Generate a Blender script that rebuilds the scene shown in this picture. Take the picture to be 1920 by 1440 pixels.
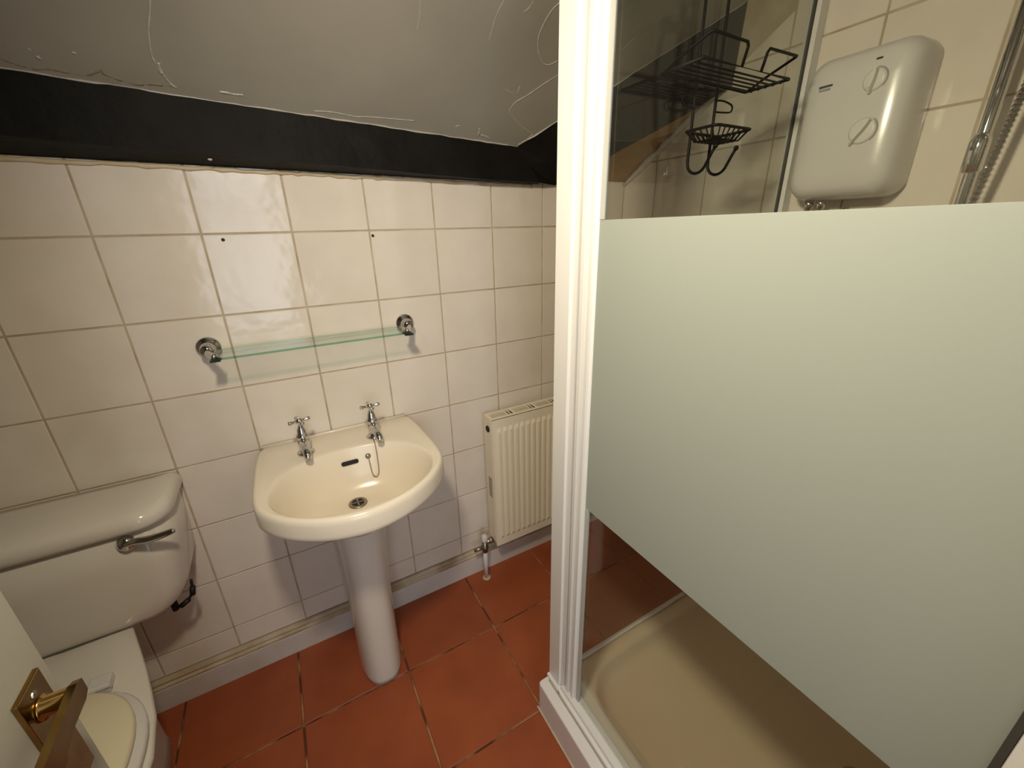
import bpy, bmesh, math, random
from mathutils import Vector, Matrix
random.seed(7)
for o in list(bpy.data.objects): bpy.data.objects.remove(o, do_unlink=True)
scene = bpy.context.scene
COL = scene.collection
PI = math.pi

# ------------------------------------------------------------------ camera
F_PX = 766.9971
YAW, PIT, ROL = -0.5082, -0.3623, -0.0238
CAM = Vector((0.5351, -1.3017, 1.3905))
def cam_axes():
    cy, sy, cp, sp, cr, sr = math.cos(YAW), math.sin(YAW), math.cos(PIT), math.sin(PIT), math.cos(ROL), math.sin(ROL)
    fwd = Vector((-sy * cp, cy * cp, sp)); right = Vector((cy, sy, 0)); up = right.cross(fwd)
    return cr * right + sr * up, -sr * right + cr * up, fwd
RIGHT, UP, FWD = cam_axes()
cd = bpy.data.cameras.new('camera'); cam = bpy.data.objects.new('camera', cd); COL.objects.link(cam)
cd.sensor_fit = 'HORIZONTAL'; cd.sensor_width = 36.0; cd.lens = F_PX / 1920 * 36.0
cd.clip_start = 0.02; cd.clip_end = 50
cam.matrix_world = Matrix(((RIGHT.x, UP.x, -FWD.x, CAM.x), (RIGHT.y, UP.y, -FWD.y, CAM.y), (RIGHT.z, UP.z, -FWD.z, CAM.z), (0, 0, 0, 1)))
scene.camera = cam
def ray(px, py): return RIGHT * ((px - 960) / F_PX) - UP * ((py - 720) / F_PX) + FWD
def on_plane(px, py, p0, n):
    d = ray(px, py); t = (p0 - CAM).dot(n) / d.dot(n); return CAM + d * t

# ------------------------------------------------------------------ world, lights, exposure
world = bpy.data.worlds.new('world'); scene.world = world; world.use_nodes = True
bg = world.node_tree.nodes['Background']; bg.inputs[0].default_value = (0.75, 0.85, 1.0, 1); bg.inputs[1].default_value = 1.0
vs = scene.view_settings; vs.view_transform = 'Standard'; vs.look = 'None'; vs.gamma = 1.0; vs.use_curve_mapping = False
vs.exposure = 0.0
def area_light(name, loc, rot, sx, sy, power, color, shape='RECTANGLE'):
    l = bpy.data.lights.new(name, 'AREA'); l.shape = shape; l.size = sx
    if shape in ('RECTANGLE', 'ELLIPSE'): l.size_y = sy
    l.energy = power; l.color = color
    o = bpy.data.objects.new(name, l); COL.objects.link(o); o.location = loc; o.rotation_euler = rot
    return o
LAMP = Vector((0.485, -1.01, 1.80)); LAMP_DIR = Vector((0.62, 0.22, -0.75)).normalized()
LAMP_COL = (1.0, 0.87, 0.65)
llo = area_light('pendant_light', LAMP, LAMP_DIR.to_track_quat('-Z', 'Y').to_euler(), 0.12, 0.12, 11.8, LAMP_COL, 'DISK')
# daylight entering through the window of the landing behind the doorway
area_light('landing_window_daylight', (0.25, -2.69, 1.33), (PI / 2, 0, 0), 0.84, 1.39, 15.0, (0.88, 0.93, 1.0))

# ------------------------------------------------------------------ materials
def mat(name, col, rough=0.5, metal=0.0, noise=None, bump=None, spec=0.5, coat=0.0, rnd=0.0, trans=0.0, ior=1.45):
    """noise = (scale, colour2, low, high); bump = [(scale, strength, distance), ...]; rnd = per-object brightness variation"""
    m = bpy.data.materials.new(name); m.use_nodes = True
    nt = m.node_tree; N = nt.nodes; L = nt.links
    b = N['Principled BSDF']
    b.inputs['Base Color'].default_value = (*col, 1); b.inputs['Roughness'].default_value = rough
    b.inputs['Metallic'].default_value = metal; b.inputs['Specular IOR Level'].default_value = spec
    b.inputs['Coat Weight'].default_value = coat; b.inputs['Coat Roughness'].default_value = 0.05
    b.inputs['Transmission Weight'].default_value = trans; b.inputs['IOR'].default_value = ior
    geo = N.new('ShaderNodeNewGeometry')
    out = None
    if noise:
        sc, c2, lo, hi = noise
        t = N.new('ShaderNodeTexNoise'); t.inputs['Scale'].default_value = sc; t.inputs['Detail'].default_value = 5
        L.new(geo.outputs['Position'], t.inputs['Vector'])
        r = N.new('ShaderNodeMapRange'); r.inputs['From Min'].default_value = lo; r.inputs['From Max'].default_value = hi
        L.new(t.outputs['Fac'], r.inputs['Value'])
        mx = N.new('ShaderNodeMix'); mx.data_type = 'RGBA'
        mx.inputs['A'].default_value = (*col, 1); mx.inputs['B'].default_value = (*c2, 1)
        L.new(r.outputs['Result'], mx.inputs['Factor']); out = mx.outputs['Result']
    if rnd:
        oi = N.new('ShaderNodeObjectInfo'); r = N.new('ShaderNodeMapRange')
        r.inputs['To Min'].default_value = 1 - rnd; r.inputs['To Max'].default_value = 1 + rnd
        L.new(oi.outputs['Random'], r.inputs['Value'])
        hs = N.new('ShaderNodeHueSaturation'); hs.inputs['Color'].default_value = (*col, 1)
        if out: L.new(out, hs.inputs['Color'])
        L.new(r.outputs['Result'], hs.inputs['Value']); out = hs.outputs['Color']
    if out: L.new(out, b.inputs['Base Color'])
    prev = None
    for sc, st, di in (bump or []):
        t = N.new('ShaderNodeTexNoise'); t.inputs['Scale'].default_value = sc; t.inputs['Detail'].default_value = 3
        L.new(geo.outputs['Position'], t.inputs['Vector'])
        bp = N.new('ShaderNodeBump'); bp.inputs['Strength'].default_value = st; bp.inputs['Distance'].default_value = di
        L.new(t.outputs['Fac'], bp.inputs['Height'])
        if prev: L.new(prev.outputs['Normal'], bp.inputs['Normal'])
        prev = bp
    if prev: L.new(prev.outputs['Normal'], b.inputs['Normal'])
    return m

def glass_mat(name, tint, refl=1.5):
    m = bpy.data.materials.new(name); m.use_nodes = True; nt = m.node_tree; N = nt.nodes; L = nt.links
    N.remove(N['Principled BSDF'])
    tr = N.new('ShaderNodeBsdfTransparent'); tr.inputs['Color'].default_value = (*tint, 1)
    gl = N.new('ShaderNodeBsdfGlossy'); gl.inputs['Roughness'].default_value = 0.01
    lw = N.new('ShaderNodeLayerWeight'); lw.inputs['Blend'].default_value = 0.5
    pw = N.new('ShaderNodeMath'); pw.operation = 'POWER'; pw.inputs[1].default_value = 5.0
    fr = N.new('ShaderNodeMath'); fr.operation = 'MULTIPLY_ADD'; fr.inputs[1].default_value = 0.95; fr.inputs[2].default_value = 0.045
    L.new(lw.outputs['Facing'], pw.inputs[0]); L.new(pw.outputs[0], fr.inputs[0])
    mx = N.new('ShaderNodeMixShader')
    L.new(fr.outputs[0], mx.inputs[0]); L.new(tr.outputs[0], mx.inputs[1]); L.new(gl.outputs[0], mx.inputs[2])
    L.new(mx.outputs[0], N['Material Output'].inputs['Surface'])
    return m

def frost_mat(name, col):
    m = bpy.data.materials.new(name); m.use_nodes = True; nt = m.node_tree; N = nt.nodes; L = nt.links
    N.remove(N['Principled BSDF'])
    d = N.new('ShaderNodeBsdfDiffuse'); t = N.new('ShaderNodeBsdfTranslucent')
    d.inputs['Color'].default_value = (*col, 1); t.inputs['Color'].default_value = (*col, 1)
    g = N.new('ShaderNodeBsdfGlossy'); g.inputs['Roughness'].default_value = 0.35
    mx = N.new('ShaderNodeMixShader'); mx.inputs[0].default_value = 0.5
    L.new(d.outputs[0], mx.inputs[1]); L.new(t.outputs[0], mx.inputs[2])
    m2 = N.new('ShaderNodeMixShader'); m2.inputs[0].default_value = 0.03
    L.new(mx.outputs[0], m2.inputs[1]); L.new(g.outputs[0], m2.inputs[2])
    L.new(m2.outputs[0], N['Material Output'].inputs['Surface'])
    return m

def emit_mat(name, col, s):
    m = bpy.data.materials.new(name); m.use_nodes = True; b = m.node_tree.nodes['Principled BSDF']
    b.inputs['Base Color'].default_value = (*col, 1); b.inputs['Emission Color'].default_value = (*col, 1); b.inputs['Emission Strength'].default_value = s
    return m

M = {}
M['tile'] = mat('cream_wall_tile', (0.74, 0.68, 0.60), 0.13, noise=(9, (0.70, 0.635, 0.555), 0.35, 0.7), bump=[(7, 0.4, 0.012), (40, 0.04, 0.004)], rnd=0.025)
M['grout'] = mat('wall_grout', (0.52, 0.44, 0.33), 0.85, noise=(14, (0.36, 0.27, 0.17), 0.4, 0.75))
M['floor_tile'] = mat('terracotta_tile', (0.33, 0.080, 0.026), 0.42, noise=(6, (0.27, 0.060, 0.020), 0.35, 0.7), bump=[(30, 0.12, 0.003), (5, 0.15, 0.006)], rnd=0.07)
M['floor_grout'] = mat('floor_grout', (0.40, 0.22, 0.11), 0.9, noise=(11, (0.10, 0.035, 0.016), 0.42, 0.56))
M['plaster'] = mat('white_plaster', (0.62, 0.59, 0.55), 0.6, bump=[(3, 0.2, 0.02), (60, 0.05, 0.003)])
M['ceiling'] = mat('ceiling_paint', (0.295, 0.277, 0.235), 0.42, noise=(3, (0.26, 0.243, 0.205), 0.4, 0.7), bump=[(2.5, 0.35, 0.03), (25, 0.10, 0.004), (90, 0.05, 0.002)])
M['ridge'] = mat('plaster_ridge', (0.43, 0.41, 0.36), 0.3)
M['beam'] = mat('black_painted_beam', (0.0055, 0.005, 0.0042), 0.6, noise=(8, (0.010, 0.009, 0.008), 0.4, 0.7), bump=[(12, 0.4, 0.01), (60, 0.2, 0.004)], spec=0.15)
M['stain'] = mat('water_stain', (0.20, 0.17, 0.10), 0.6)
M['tan'] = mat('bare_tan_board', (0.42, 0.25, 0.10), 0.75, noise=(10, (0.50, 0.33, 0.16), 0.4, 0.7))
M['skirt'] = mat('skirting_paint', (0.60, 0.56, 0.53), 0.5, noise=(7, (0.52, 0.47, 0.42), 0.45, 0.75), bump=[(30, 0.1, 0.003)])
M['skirt_top'] = mat('stained_moulding', (0.52, 0.44, 0.33), 0.6, noise=(9, (0.33, 0.22, 0.11), 0.42, 0.68))
M['caulk'] = mat('old_caulk', (0.62, 0.52, 0.37), 0.7, noise=(18, (0.48, 0.36, 0.20), 0.4, 0.7))
M['china'] = mat('ivory_china', (0.80, 0.72, 0.60), 0.2)
M['china_white'] = mat('white_china', (0.66, 0.62, 0.56), 0.14, coat=0.2)
M['seat'] = mat('cream_plastic', (0.70, 0.63, 0.45), 0.3)
M['white_plastic'] = mat('white_plastic', (0.63, 0.61, 0.585), 0.2)
M['chrome'] = mat('chrome', (0.62, 0.61, 0.60), 0.09, metal=1.0)
M['dull_metal'] = mat('dull_metal', (0.36, 0.32, 0.26), 0.35, metal=1.0)
M['brass'] = mat('aged_brass', (0.36, 0.23, 0.08), 0.22, metal=1.0, noise=(30, (0.26, 0.16, 0.055), 0.4, 0.7))
M['black'] = mat('black_hole', (0.008, 0.007, 0.006), 0.6)
M['dark_hole'] = mat('dark_recess', (0.03, 0.025, 0.02), 0.6)
M['black_wire'] = mat('black_coated_wire', (0.006, 0.0055, 0.005), 0.5, spec=0.2)
M['frame_white'] = mat('white_frame', (0.72, 0.71, 0.69), 0.35)
M['tray_white'] = mat('white_tray_edge', (0.72, 0.69, 0.68), 0.35)
M['tray'] = mat('cream_tray', (0.66, 0.56, 0.40), 0.3)
M['seal'] = mat('grey_seal', (0.42, 0.43, 0.40), 0.3)
M['gasket'] = mat('dark_gasket', (0.05, 0.045, 0.04), 0.6)
M['rad'] = mat('cream_enamel', (0.80, 0.72, 0.575), 0.35)
M['rad_slot'] = mat('radiator_slot', (0.09, 0.075, 0.055), 0.8)
M['door'] = mat('door_paint', (0.40, 0.385, 0.33), 0.4, bump=[(40, 0.04, 0.003)])
M['glass'] = glass_mat('clear_glass', (0.965, 0.975, 0.955))
M['shelf_glass'] = glass_mat('shelf_glass', (0.965, 0.99, 0.98))
M['green_edge'] = glass_mat('green_glass_edge', (0.62, 0.84, 0.74))
M['frost'] = frost_mat('frosted_film', (0.53, 0.57, 0.52))
M['ink'] = mat('blue_grey_ink', (0.06, 0.08, 0.10), 0.5)
M['ink2'] = mat('pale_ink', (0.28, 0.30, 0.27), 0.5)
M['lamp'] = emit_mat('lamp_lens', (1.0, 0.89, 0.74), 6.0)
M['dial'] = mat('dial_plastic', (0.66, 0.64, 0.61), 0.3)

# ------------------------------------------------------------------ mesh helpers
def link(name, me, parent=None, loc=None):
    o = bpy.data.objects.new(name, me); COL.objects.link(o)
    if parent: o.parent = parent
    if loc is not None: o.location = loc
    return o
def mesh(name, verts, faces, m, smooth=False):
    me = bpy.data.meshes.new(name); me.from_pydata([tuple(v) for v in verts], [], faces); me.update()
    bm = bmesh.new(); bm.from_mesh(me); bmesh.ops.recalc_face_normals(bm, faces=bm.faces); bm.to_mesh(me); bm.free()
    me.materials.append(m if not isinstance(m, str) else M[m])
    if smooth:
        for p in me.polygons: p.use_smooth = True
    return me
def make(name, vf, m, parent=None, smooth=False):
    return link(name, mesh(name, vf[0], vf[1], m, smooth), parent)
def join(*vfs):
    V, F = [], []
    for v, f in vfs:
        o = len(V); V += list(v); F += [tuple(i + o for i in q) for q in f]
    return V, F
def box(x0, x1, y0, y1, z0, z1, bev=0.0):
    if not bev:
        V = [(x, y, z) for x in (x0, x1) for y in (y0, y1) for z in (z0, z1)]
        return V, [(0, 1, 3, 2), (4, 6, 7, 5), (0, 4, 5, 1), (2, 3, 7, 6), (0, 2, 6, 4), (1, 5, 7, 3)]
    bm = bmesh.new(); bmesh.ops.create_cube(bm, size=1)
    for v in bm.verts: v.co = Vector(((x0 + x1) / 2 + v.co.x * (x1 - x0), (y0 + y1) / 2 + v.co.y * (y1 - y0), (z0 + z1) / 2 + v.co.z * (z1 - z0)))
    bmesh.ops.bevel(bm, geom=bm.edges[:], offset=bev, segments=2, affect='EDGES', profile=0.6)
    bm.verts.index_update()
    r = ([v.co.copy() for v in bm.verts], [tuple(v.index for v in f.verts) for f in bm.faces]); bm.free(); return r
def rings(rs, cap0=True, cap1=True):
    n = len(rs[0]); V = [p for r in rs for p in r]; F = []
    for i in range(len(rs) - 1):
        for j in range(n):
            a, b = i * n + j, i * n + (j + 1) % n
            F.append((a, b, b + n, a + n))
    if cap0: F.append(tuple(range(n - 1, -1, -1)))
    if cap1: F.append(tuple(range((len(rs) - 1) * n, len(rs) * n)))
    return V, F
def prism(poly, z0, z1):                      # plan polygon pulled up
    return rings([[(x, y, z0) for x, y in poly], [(x, y, z1) for x, y in poly]])
def frame_at(t):
    t = t.normalized(); a = Vector((0, 0, 1)) if abs(t.z) < 0.9 else Vector((1, 0, 0))
    u = t.cross(a).normalized(); return u, t.cross(u).normalized()
def tube(path, r, n=8, radii=None):
    P = [Vector(p) for p in path]; rs = []
    u = v = None
    for i, p in enumerate(P):
        t = ((P[min(i + 1, len(P) - 1)] - P[i]).normalized() + (P[i] - P[max(i - 1, 0)]).normalized())
        if t.length < 1e-6: t = P[min(i + 1, len(P) - 1)] - P[max(i - 1, 0)]
        t.normalize()
        if u is None: u, v = frame_at(t)
        else:
            u = (u - t * u.dot(t)).normalized(); v = t.cross(u).normalized()
        rr = radii[i] if radii else r
        rs.append([p + (u * math.cos(2 * PI * k / n) + v * math.sin(2 * PI * k / n)) * rr for k in range(n)])
    return rings(rs)
def smooth_path(pts, per=6, closed=False):
    P = [Vector(p) for p in pts]; out = []
    n = len(P)
    for i in range(n if closed else n - 1):
        p0 = P[(i - 1) % n] if (closed or i > 0) else P[0]; p1 = P[i]; p2 = P[(i + 1) % n]
        p3 = P[(i + 2) % n] if (closed or i < n - 2) else P[-1]
        for k in range(per):
            t = k / per
            out.append(0.5 * ((2 * p1) + (p2 - p0) * t + (2 * p0 - 5 * p1 + 4 * p2 - p3) * t * t + (3 * p1 - p0 - 3 * p2 + p3) * t ** 3))
    if not closed: out.append(P[-1])
    return out
def lathe(prof, c, axis=Vector((0, 0, 1)), n=24):   # prof = [(radius, height)]
    axis = Vector(axis).normalized(); u, v = frame_at(axis); c = Vector(c)
    rs = [[c + axis * h + (u * math.cos(2 * PI * k / n) + v * math.sin(2 * PI * k / n)) * max(r, 1e-5) for k in range(n)] for r, h in prof]
    return rings(rs)
def rrect(x0, x1, y0, y1, r, n=5):
    out = []
    for cx, cy, a0 in ((x1 - r, y1 - r, 0), (x0 + r, y1 - r, 90), (x0 + r, y0 + r, 180), (x1 - r, y0 + r, 270)):
        for k in range(n + 1):
            a = math.radians(a0 + 90 * k / n); out.append((cx + r * math.cos(a), cy + r * math.sin(a)))
    return out
def thing(name, label, cat, loc=(0, 0, 0), group=None):
    o = bpy.data.objects.new(name, None); COL.objects.link(o); o.location = loc; o.empty_display_size = 0.05
    o['label'] = label; o['category'] = cat
    if group: o['group'] = group
    return o
def part(name, vf, m, root, smooth=False):     # world-space geometry parented to root (root may be an Empty or a mesh at any place)
    off = Vector(root.matrix_world.translation) if root.parent is None and root.type == 'EMPTY' else Vector((0, 0, 0))
    if root.type == 'EMPTY': off = Vector(root.location)
    elif root.get('off'): off = Vector(root['off'])
    V = [Vector(v) - off for v in vf[0]]
    o = link(name, mesh(name, V, vf[1], m, smooth), root)
    o['off'] = tuple(off); return o
def structure(o, label=None, cat=None):
    o['kind'] = 'structure'
    if label: o['label'] = label
    if cat: o['category'] = cat
    return o

# ------------------------------------------------------------------ room numbers (metres; wall tile 0.2 m)
XL, XR, YB, YF = -0.45, 1.775, 0.0, -1.45
ZC = 2.10
T = 0.2; H0 = 0.195            # tile pitch, height of the lowest full grout line
G = 0.0042                     # joint width

def lerp(a, b, t): return a + (b - a) * t
# ceiling edge and beams
PT_A = Vector((0.182, -0.085, 1.679)); PT_B = Vector((1.274, -0.045, 1.630))
PB_A = Vector((0.147, -0.085, 1.573)); PB_B = Vector((1.137, -0.052, 1.534))
def along(a, b, x): return a + (b - a) * ((x - a.x) / (b.x - a.x))
DT = Vector((XR, -0.417, 1.944)); DF = Vector((XR, -0.406, 1.755))
CN = (PT_B - PT_A).cross(DT - PT_B).normalized()
if CN.z > 0: CN = -CN
def ceil_y(x, z): return PT_A.y - (CN.x * (x - PT_A.x) + CN.z * (z - PT_A.z)) / CN.y
def ceil_pt(px, py, lift=0.0): return on_plane(px, py, PT_A, CN) + CN * lift

# ------------------------------------------------------------------ floor
fl = make('floor', box(XL - 0.1, XR + 0.1, -2.85, 0.1, -0.08, -0.004), 'floor_grout')
structure(fl, 'terracotta tiled bathroom floor', 'floor')
P = 0.3235; FX, FY, FG = 0.998, -0.288, 0.0055
tile_cache = {}
def bevel_tile(poly, n, thick, bev, name, m):
    """poly = list of Vector round the visible face (relative to its centre), n = outward normal"""
    c = sum(poly, Vector()) / len(poly)
    def ins(b): return [p + (c - p).normalized() * b * 1.414 for p in poly]
    rs = [[p - n * thick for p in poly], [p - n * bev for p in poly], ins(bev)]
    V, F = rings(rs, cap0=False)
    return mesh(name, V, F, m)
def put_tile(name, poly, n, parent, m, thick=0.006, bev=0.0013, jit=0.0):
    c = sum(poly, Vector()) / len(poly)
    loc = [p - c for p in poly]
    key = (name, tuple(round(v, 4) for p in loc for v in p))
    if key not in tile_cache: tile_cache[key] = bevel_tile(loc, n, thick, bev, name, m)
    o = link(name, tile_cache[key], parent, c + n * random.uniform(-jit, jit))
    if jit: o.rotation_euler = tuple(random.uniform(-1, 1) * jit * 4 for _ in range(3))
    return o
def clip(poly, p0, n):
    out = []
    for i, a in enumerate(poly):
        b = poly[(i + 1) % len(poly)]; da, db = (a - p0).dot(n), (b - p0).dot(n)
        if da <= 0: out.append(a)
        if (da < 0 < db) or (db < 0 < da): out.append(a + (b - a) * (da / (da - db)))
    return out
for i in range(-5, 4):
    for j in range(-8, 2):
        x0, x1 = FX + i * P + FG / 2, FX + (i + 1) * P - FG / 2
        y0, y1 = FY + j * P + FG / 2, FY + (j + 1) * P - FG / 2
        x0, x1, y0, y1 = max(x0, XL), min(x1, XR), max(y0, -2.7), min(y1, -0.005)
        if x1 - x0 < 0.02 or y1 - y0 < 0.02: continue
        if x0 > 0.995 and y1 < -0.62 and y0 > -1.42: continue
        put_tile('floor_tile', [Vector((x0, y0, 0)), Vector((x1, y0, 0)), Vector((x1, y1, 0)), Vector((x0, y1, 0))], Vector((0, 0, 1)), fl, 'floor_tile', 0.006, 0.0018, 0.0005)

# ------------------------------------------------------------------ walls
wb = structure(make('wall_back', box(XL - 0.1, XR + 0.1, 0.0022, 0.12, 0, 2.2), 'grout'), 'cream tiled back wall behind basin', 'wall')
SK = 0.112
zrows = [SK] + [H0 + T * k for k in range(7)] + [1.565]
for ci in range(-3, 9):
    x0, x1 = max(ci * T + G / 2, XL), min((ci + 1) * T - G / 2, XR)
    if x1 - x0 < 0.01: continue
    for r in range(len(zrows) - 1):
        z0, z1 = zrows[r] + G / 2, zrows[r + 1] - G / 2
        put_tile('wall_tile', [Vector((x0, 0, z0)), Vector((x1, 0, z0)), Vector((x1, 0, z1)), Vector((x0, 0, z1))], Vector((0, -1, 0)), wb, 'tile', 0.006, 0.0012, 0.0004)
for x in (0.442, 0.808):
    part('screw_hole', lathe([(0.0035, 0.0), (0.0042, 0.0008), (0.003, 0.0012), (0.0, 0.0012)], (x, 0.0, 1.381), (0, -1, 0), 12), 'black', wb)
# uneven caulk bead under the beam
cpts = []
x = XL
while x < 1.36:
    zb = along(Vector((0.109, 0, 1.551)), Vector((1.362, 0, 1.531)), x).z
    cpts.append((x, 0.0, zb - 0.006 + random.uniform(-0.002, 0.002))); x += random.uniform(0.012, 0.03)
part('caulk_bead', tube(cpts, 0.006, 6, [random.uniform(0.0045, 0.007) for _ in cpts]), 'caulk', wb, True)

wr = structure(make('wall_right', box(XR + 0.0022, XR + 0.12, -1.6, 0.1, 0, 2.2), 'grout'), 'cream tiled right wall inside shower', 'wall')
yl = [0.0, -0.155] + [-0.355 - 0.198 * k for k in range(6)]
zr = [0.0, H0] + [H0 + T * k + 0.006 for k in range(1, 10)] + [ZC]
yl = [y for y in yl if y > YF] + [YF]
SOF = 0.59
for a in range(len(yl) - 1):
    for r in range(len(zr) - 1):
        y0, y1, z0, z1 = yl[a + 1] + G / 2, yl[a] - G / 2, zr[r] + G / 2, zr[r + 1] - G / 2
        if y1 - y0 < 0.01: continue
        poly = [Vector((XR, y1, z0)), Vector((XR, y0, z0)), Vector((XR, y0, z1)), Vector((XR, y1, z1))]
        full = len(poly)
        if y1 > -0.415:
            poly = clip(poly, Vector((XR, 0, 1.552)), Vector((0, SOF, 1)).normalized())
        if len(poly) < 3: continue
        put_tile('wall_tile', poly, Vector((-1, 0, 0)), wr, 'tile', 0.006, 0.0012, 0.0004)

wl = structure(make('wall_left', box(XL - 0.12, XL, -1.6, 0.1, 0, 2.2), 'plaster'), 'plain painted left wall beside toilet', 'wall')
DX0, DX1, DZ = 0.245, 0.915, 1.98                       # doorway
wf = structure(make('wall_front', join(box(XL - 0.1, DX0, YF - 0.1, YF, 0, 2.2), box(DX1, XR + 0.1, YF - 0.1, YF, 0, 2.2), box(DX0, DX1, YF - 0.1, YF, DZ, 2.2)), 'plaster'), 'painted wall with the doorway', 'wall')
# landing behind the doorway with its window
WX0, WX1, WZ0, WZ1 = -0.2, 0.7, 0.60, 2.06
wh = structure(make('wall_landing', join(box(-0.6, -0.5, -2.8, YF - 0.1, 0, 2.3), box(1.8, 1.9, -2.8, YF - 0.1, 0, 2.3),
     box(-0.6, WX0, -2.8, -2.7, 0, 2.3), box(WX1, 1.9, -2.8, -2.7, 0, 2.3), box(WX0, WX1, -2.8, -2.7, 0, WZ0), box(WX0, WX1, -2.8, -2.7, WZ1, 2.3), box(-0.6, 1.9, -2.8, YF - 0.1, 2.2, 2.3)), 'plaster'), 'pale landing walls outside the bathroom', 'wall')
w1 = structure(make('window_1', join(box(WX0, WX0 + 0.03, -2.79, -2.72, WZ0, WZ1), box(WX1 - 0.03, WX1, -2.79, -2.72, WZ0, WZ1), box(WX0, WX1, -2.79, -2.72, WZ0, WZ0 + 0.03), box(WX0, WX1, -2.79, -2.72, WZ1 - 0.03, WZ1), box(0.23, 0.27, -2.79, -2.66, WZ0, WZ1), box(WX0, WX1, -2.79, -2.66, 1.50, 1.54)), 'frame_white'), 'small white framed landing window', 'window')
part('pane', box(WX0 + 0.03, WX1 - 0.03, -2.758, -2.752, WZ0 + 0.03, WZ1 - 0.03), 'glass', w1)

# skirting along the back wall
sk = structure(make('baseboard_back', box(XL, XR, -0.020, 0.0, -0.002, 0.082, 0.002), 'skirt'), 'white painted skirting board under wall tiles', 'skirting')
mp = [(-0.0, 0.082), (-0.018, 0.082), (-0.019, 0.090), (-0.012, 0.095), (-0.013, 0.103), (-0.008, 0.110), (0.0, 0.111)]
part('moulding', rings([[(XL, y, z) for y, z in mp], [(XR, y, z) for y, z in mp]]), 'skirt_top', sk)
sl = structure(make('baseboard_left', box(XL, XL + 0.018, YF, -0.02, 0, 0.1, 0.002), 'skirt'), 'white painted skirting on left wall', 'skirting')

# ------------------------------------------------------------------ ceiling, beams
A0 = along(PT_A, PT_B, XL)
zt = ZC
cpoly = [A0, PT_B, DT, Vector((XR, ceil_y(XR, zt), zt)), Vector((XL, ceil_y(XL, zt), zt))]
up = Vector((0, 0.03, 0.05))
V = [p.copy() for p in cpoly] + [p + up for p in cpoly]
yflat = [cpoly[4].y, cpoly[3].y]
sl_F = [(0, 1, 2, 3, 4), (9, 8, 7, 6, 5)] + [(i, (i + 1) % 5, 5 + (i + 1) % 5, 5 + i) for i in range(5)]
flatV = [(XL - 0.05, yflat[0], zt), (XR + 0.05, yflat[1], zt), (XR + 0.05, YF - 0.02, zt), (XL - 0.05, YF - 0.02, zt)]
flat = (flatV + [(x, y, z + 0.08) for x, y, z in flatV], [(0, 1, 2, 3), (7, 6, 5, 4)] + [(i, (i + 1) % 4, 4 + (i + 1) % 4, 4 + i) for i in range(4)])
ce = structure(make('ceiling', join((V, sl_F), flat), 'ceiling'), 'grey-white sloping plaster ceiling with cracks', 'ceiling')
def ridge(pix, r=0.0016, per=5, jit=1.0):
    r *= 0.85
    pts = [ceil_pt(px + random.uniform(-jit, jit), py + random.uniform(-jit, jit), 0.0002) for px, py in pix]
    sp = smooth_path(pts, per)
    part('plaster_ridge', tube(sp, r, 6, [r * random.uniform(0.55, 1.35) for _ in sp]), 'ridge', ce, True)
ridge([(281, -10), (281, 20), (279, 55), (281, 90), (286, 110), (298, 130), (306, 140), (318, 154), (332, 165)], 0.0022)
ridge([(296, 118), (301, 128), (305, 138)], 0.004)
ridge([(1052, 2), (1036, 18), (1020, 42), (1009, 70), (1009, 98), (1018, 118), (1030, 121), (1046, 114)], 0.0016)
ridge([(1046, 140), (1020, 158), (990, 178), (966, 193), (955, 208), (958, 216), (978, 236), (995, 250), (998, 254)], 0.0014)
ridge([(998, 252), (986, 262), (973, 272)], 0.0022)
ridge([(412, 171), (425, 173), (440, 176), (455, 177)], 0.0028)
ridge([(588, 207), (620, 209), (655, 216), (668, 218), (690, 219), (740, 224), (778, 226)], 0.0014)
ridge([(896, 254), (899, 246), (899, 240)], 0.0024); ridge([(901, 252), (912, 256), (918, 259)], 0.002)
ridge([(858, 240), (855, 236), (862, 235)], 0.0016)
ridge([(968, 178), (974, 162)], 0.0012); ridge([(948, 168), (966, 178)], 0.001)
ridge([(1166, 94), (1185, 76), (1204, 58)], 0.0012); ridge([(1133, 142), (1148, 131)], 0.0012)
ridge([(787, -6), (786, 30), (782, 60)], 0.0008); ridge([(944, 0), (930, 30), (922, 60), (915, 78)], 0.0008)
ridge([(1000, 2), (990, 15), (982, 22)], 0.0008)
ridge([(68, 105), (76, 110)], 0.003); ridge([(134, 97), (143, 101)], 0.002); ridge([(52, 90), (58, 95)], 0.0015)
st = smooth_path([ceil_pt(px, py, -0.0016) for px, py in ((-20, 104), (5, 112), (40, 124), (70, 130), (95, 130), (130, 137), (160, 142), (185, 134), (190, 130), (196, 140), (225, 150), (255, 158), (285, 158), (320, 162))], 5)
part('water_stain', tube(st, 0.0025, 6, [random.uniform(0.0016, 0.0032) for _ in st]), 'stain', ce, True)
# ragged plaster lip where the ceiling meets the beams
lip, x = [], XL
while x < PT_B.x:
    p = along(PT_A, PT_B, x); lip.append(p + Vector((0, -0.001, random.uniform(-0.001, 0.0015)))); x += random.uniform(0.015, 0.04)
lip.append(PT_B + Vector((0, -0.002, 0)))
part('plaster_lip', tube(lip, 0.005, 6, [random.uniform(0.0008, 0.0026) for _ in lip]), 'ridge', ce, True)
lip = [lerp(PT_B, DT, k / 22) + Vector((-0.001, -0.001, random.uniform(-0.002, 0.002))) for k in range(23)]
part('plaster_lip', tube(lip, 0.004, 6, [random.uniform(0.001, 0.003) for _ in lip]), 'ridge', ce, True)

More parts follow.
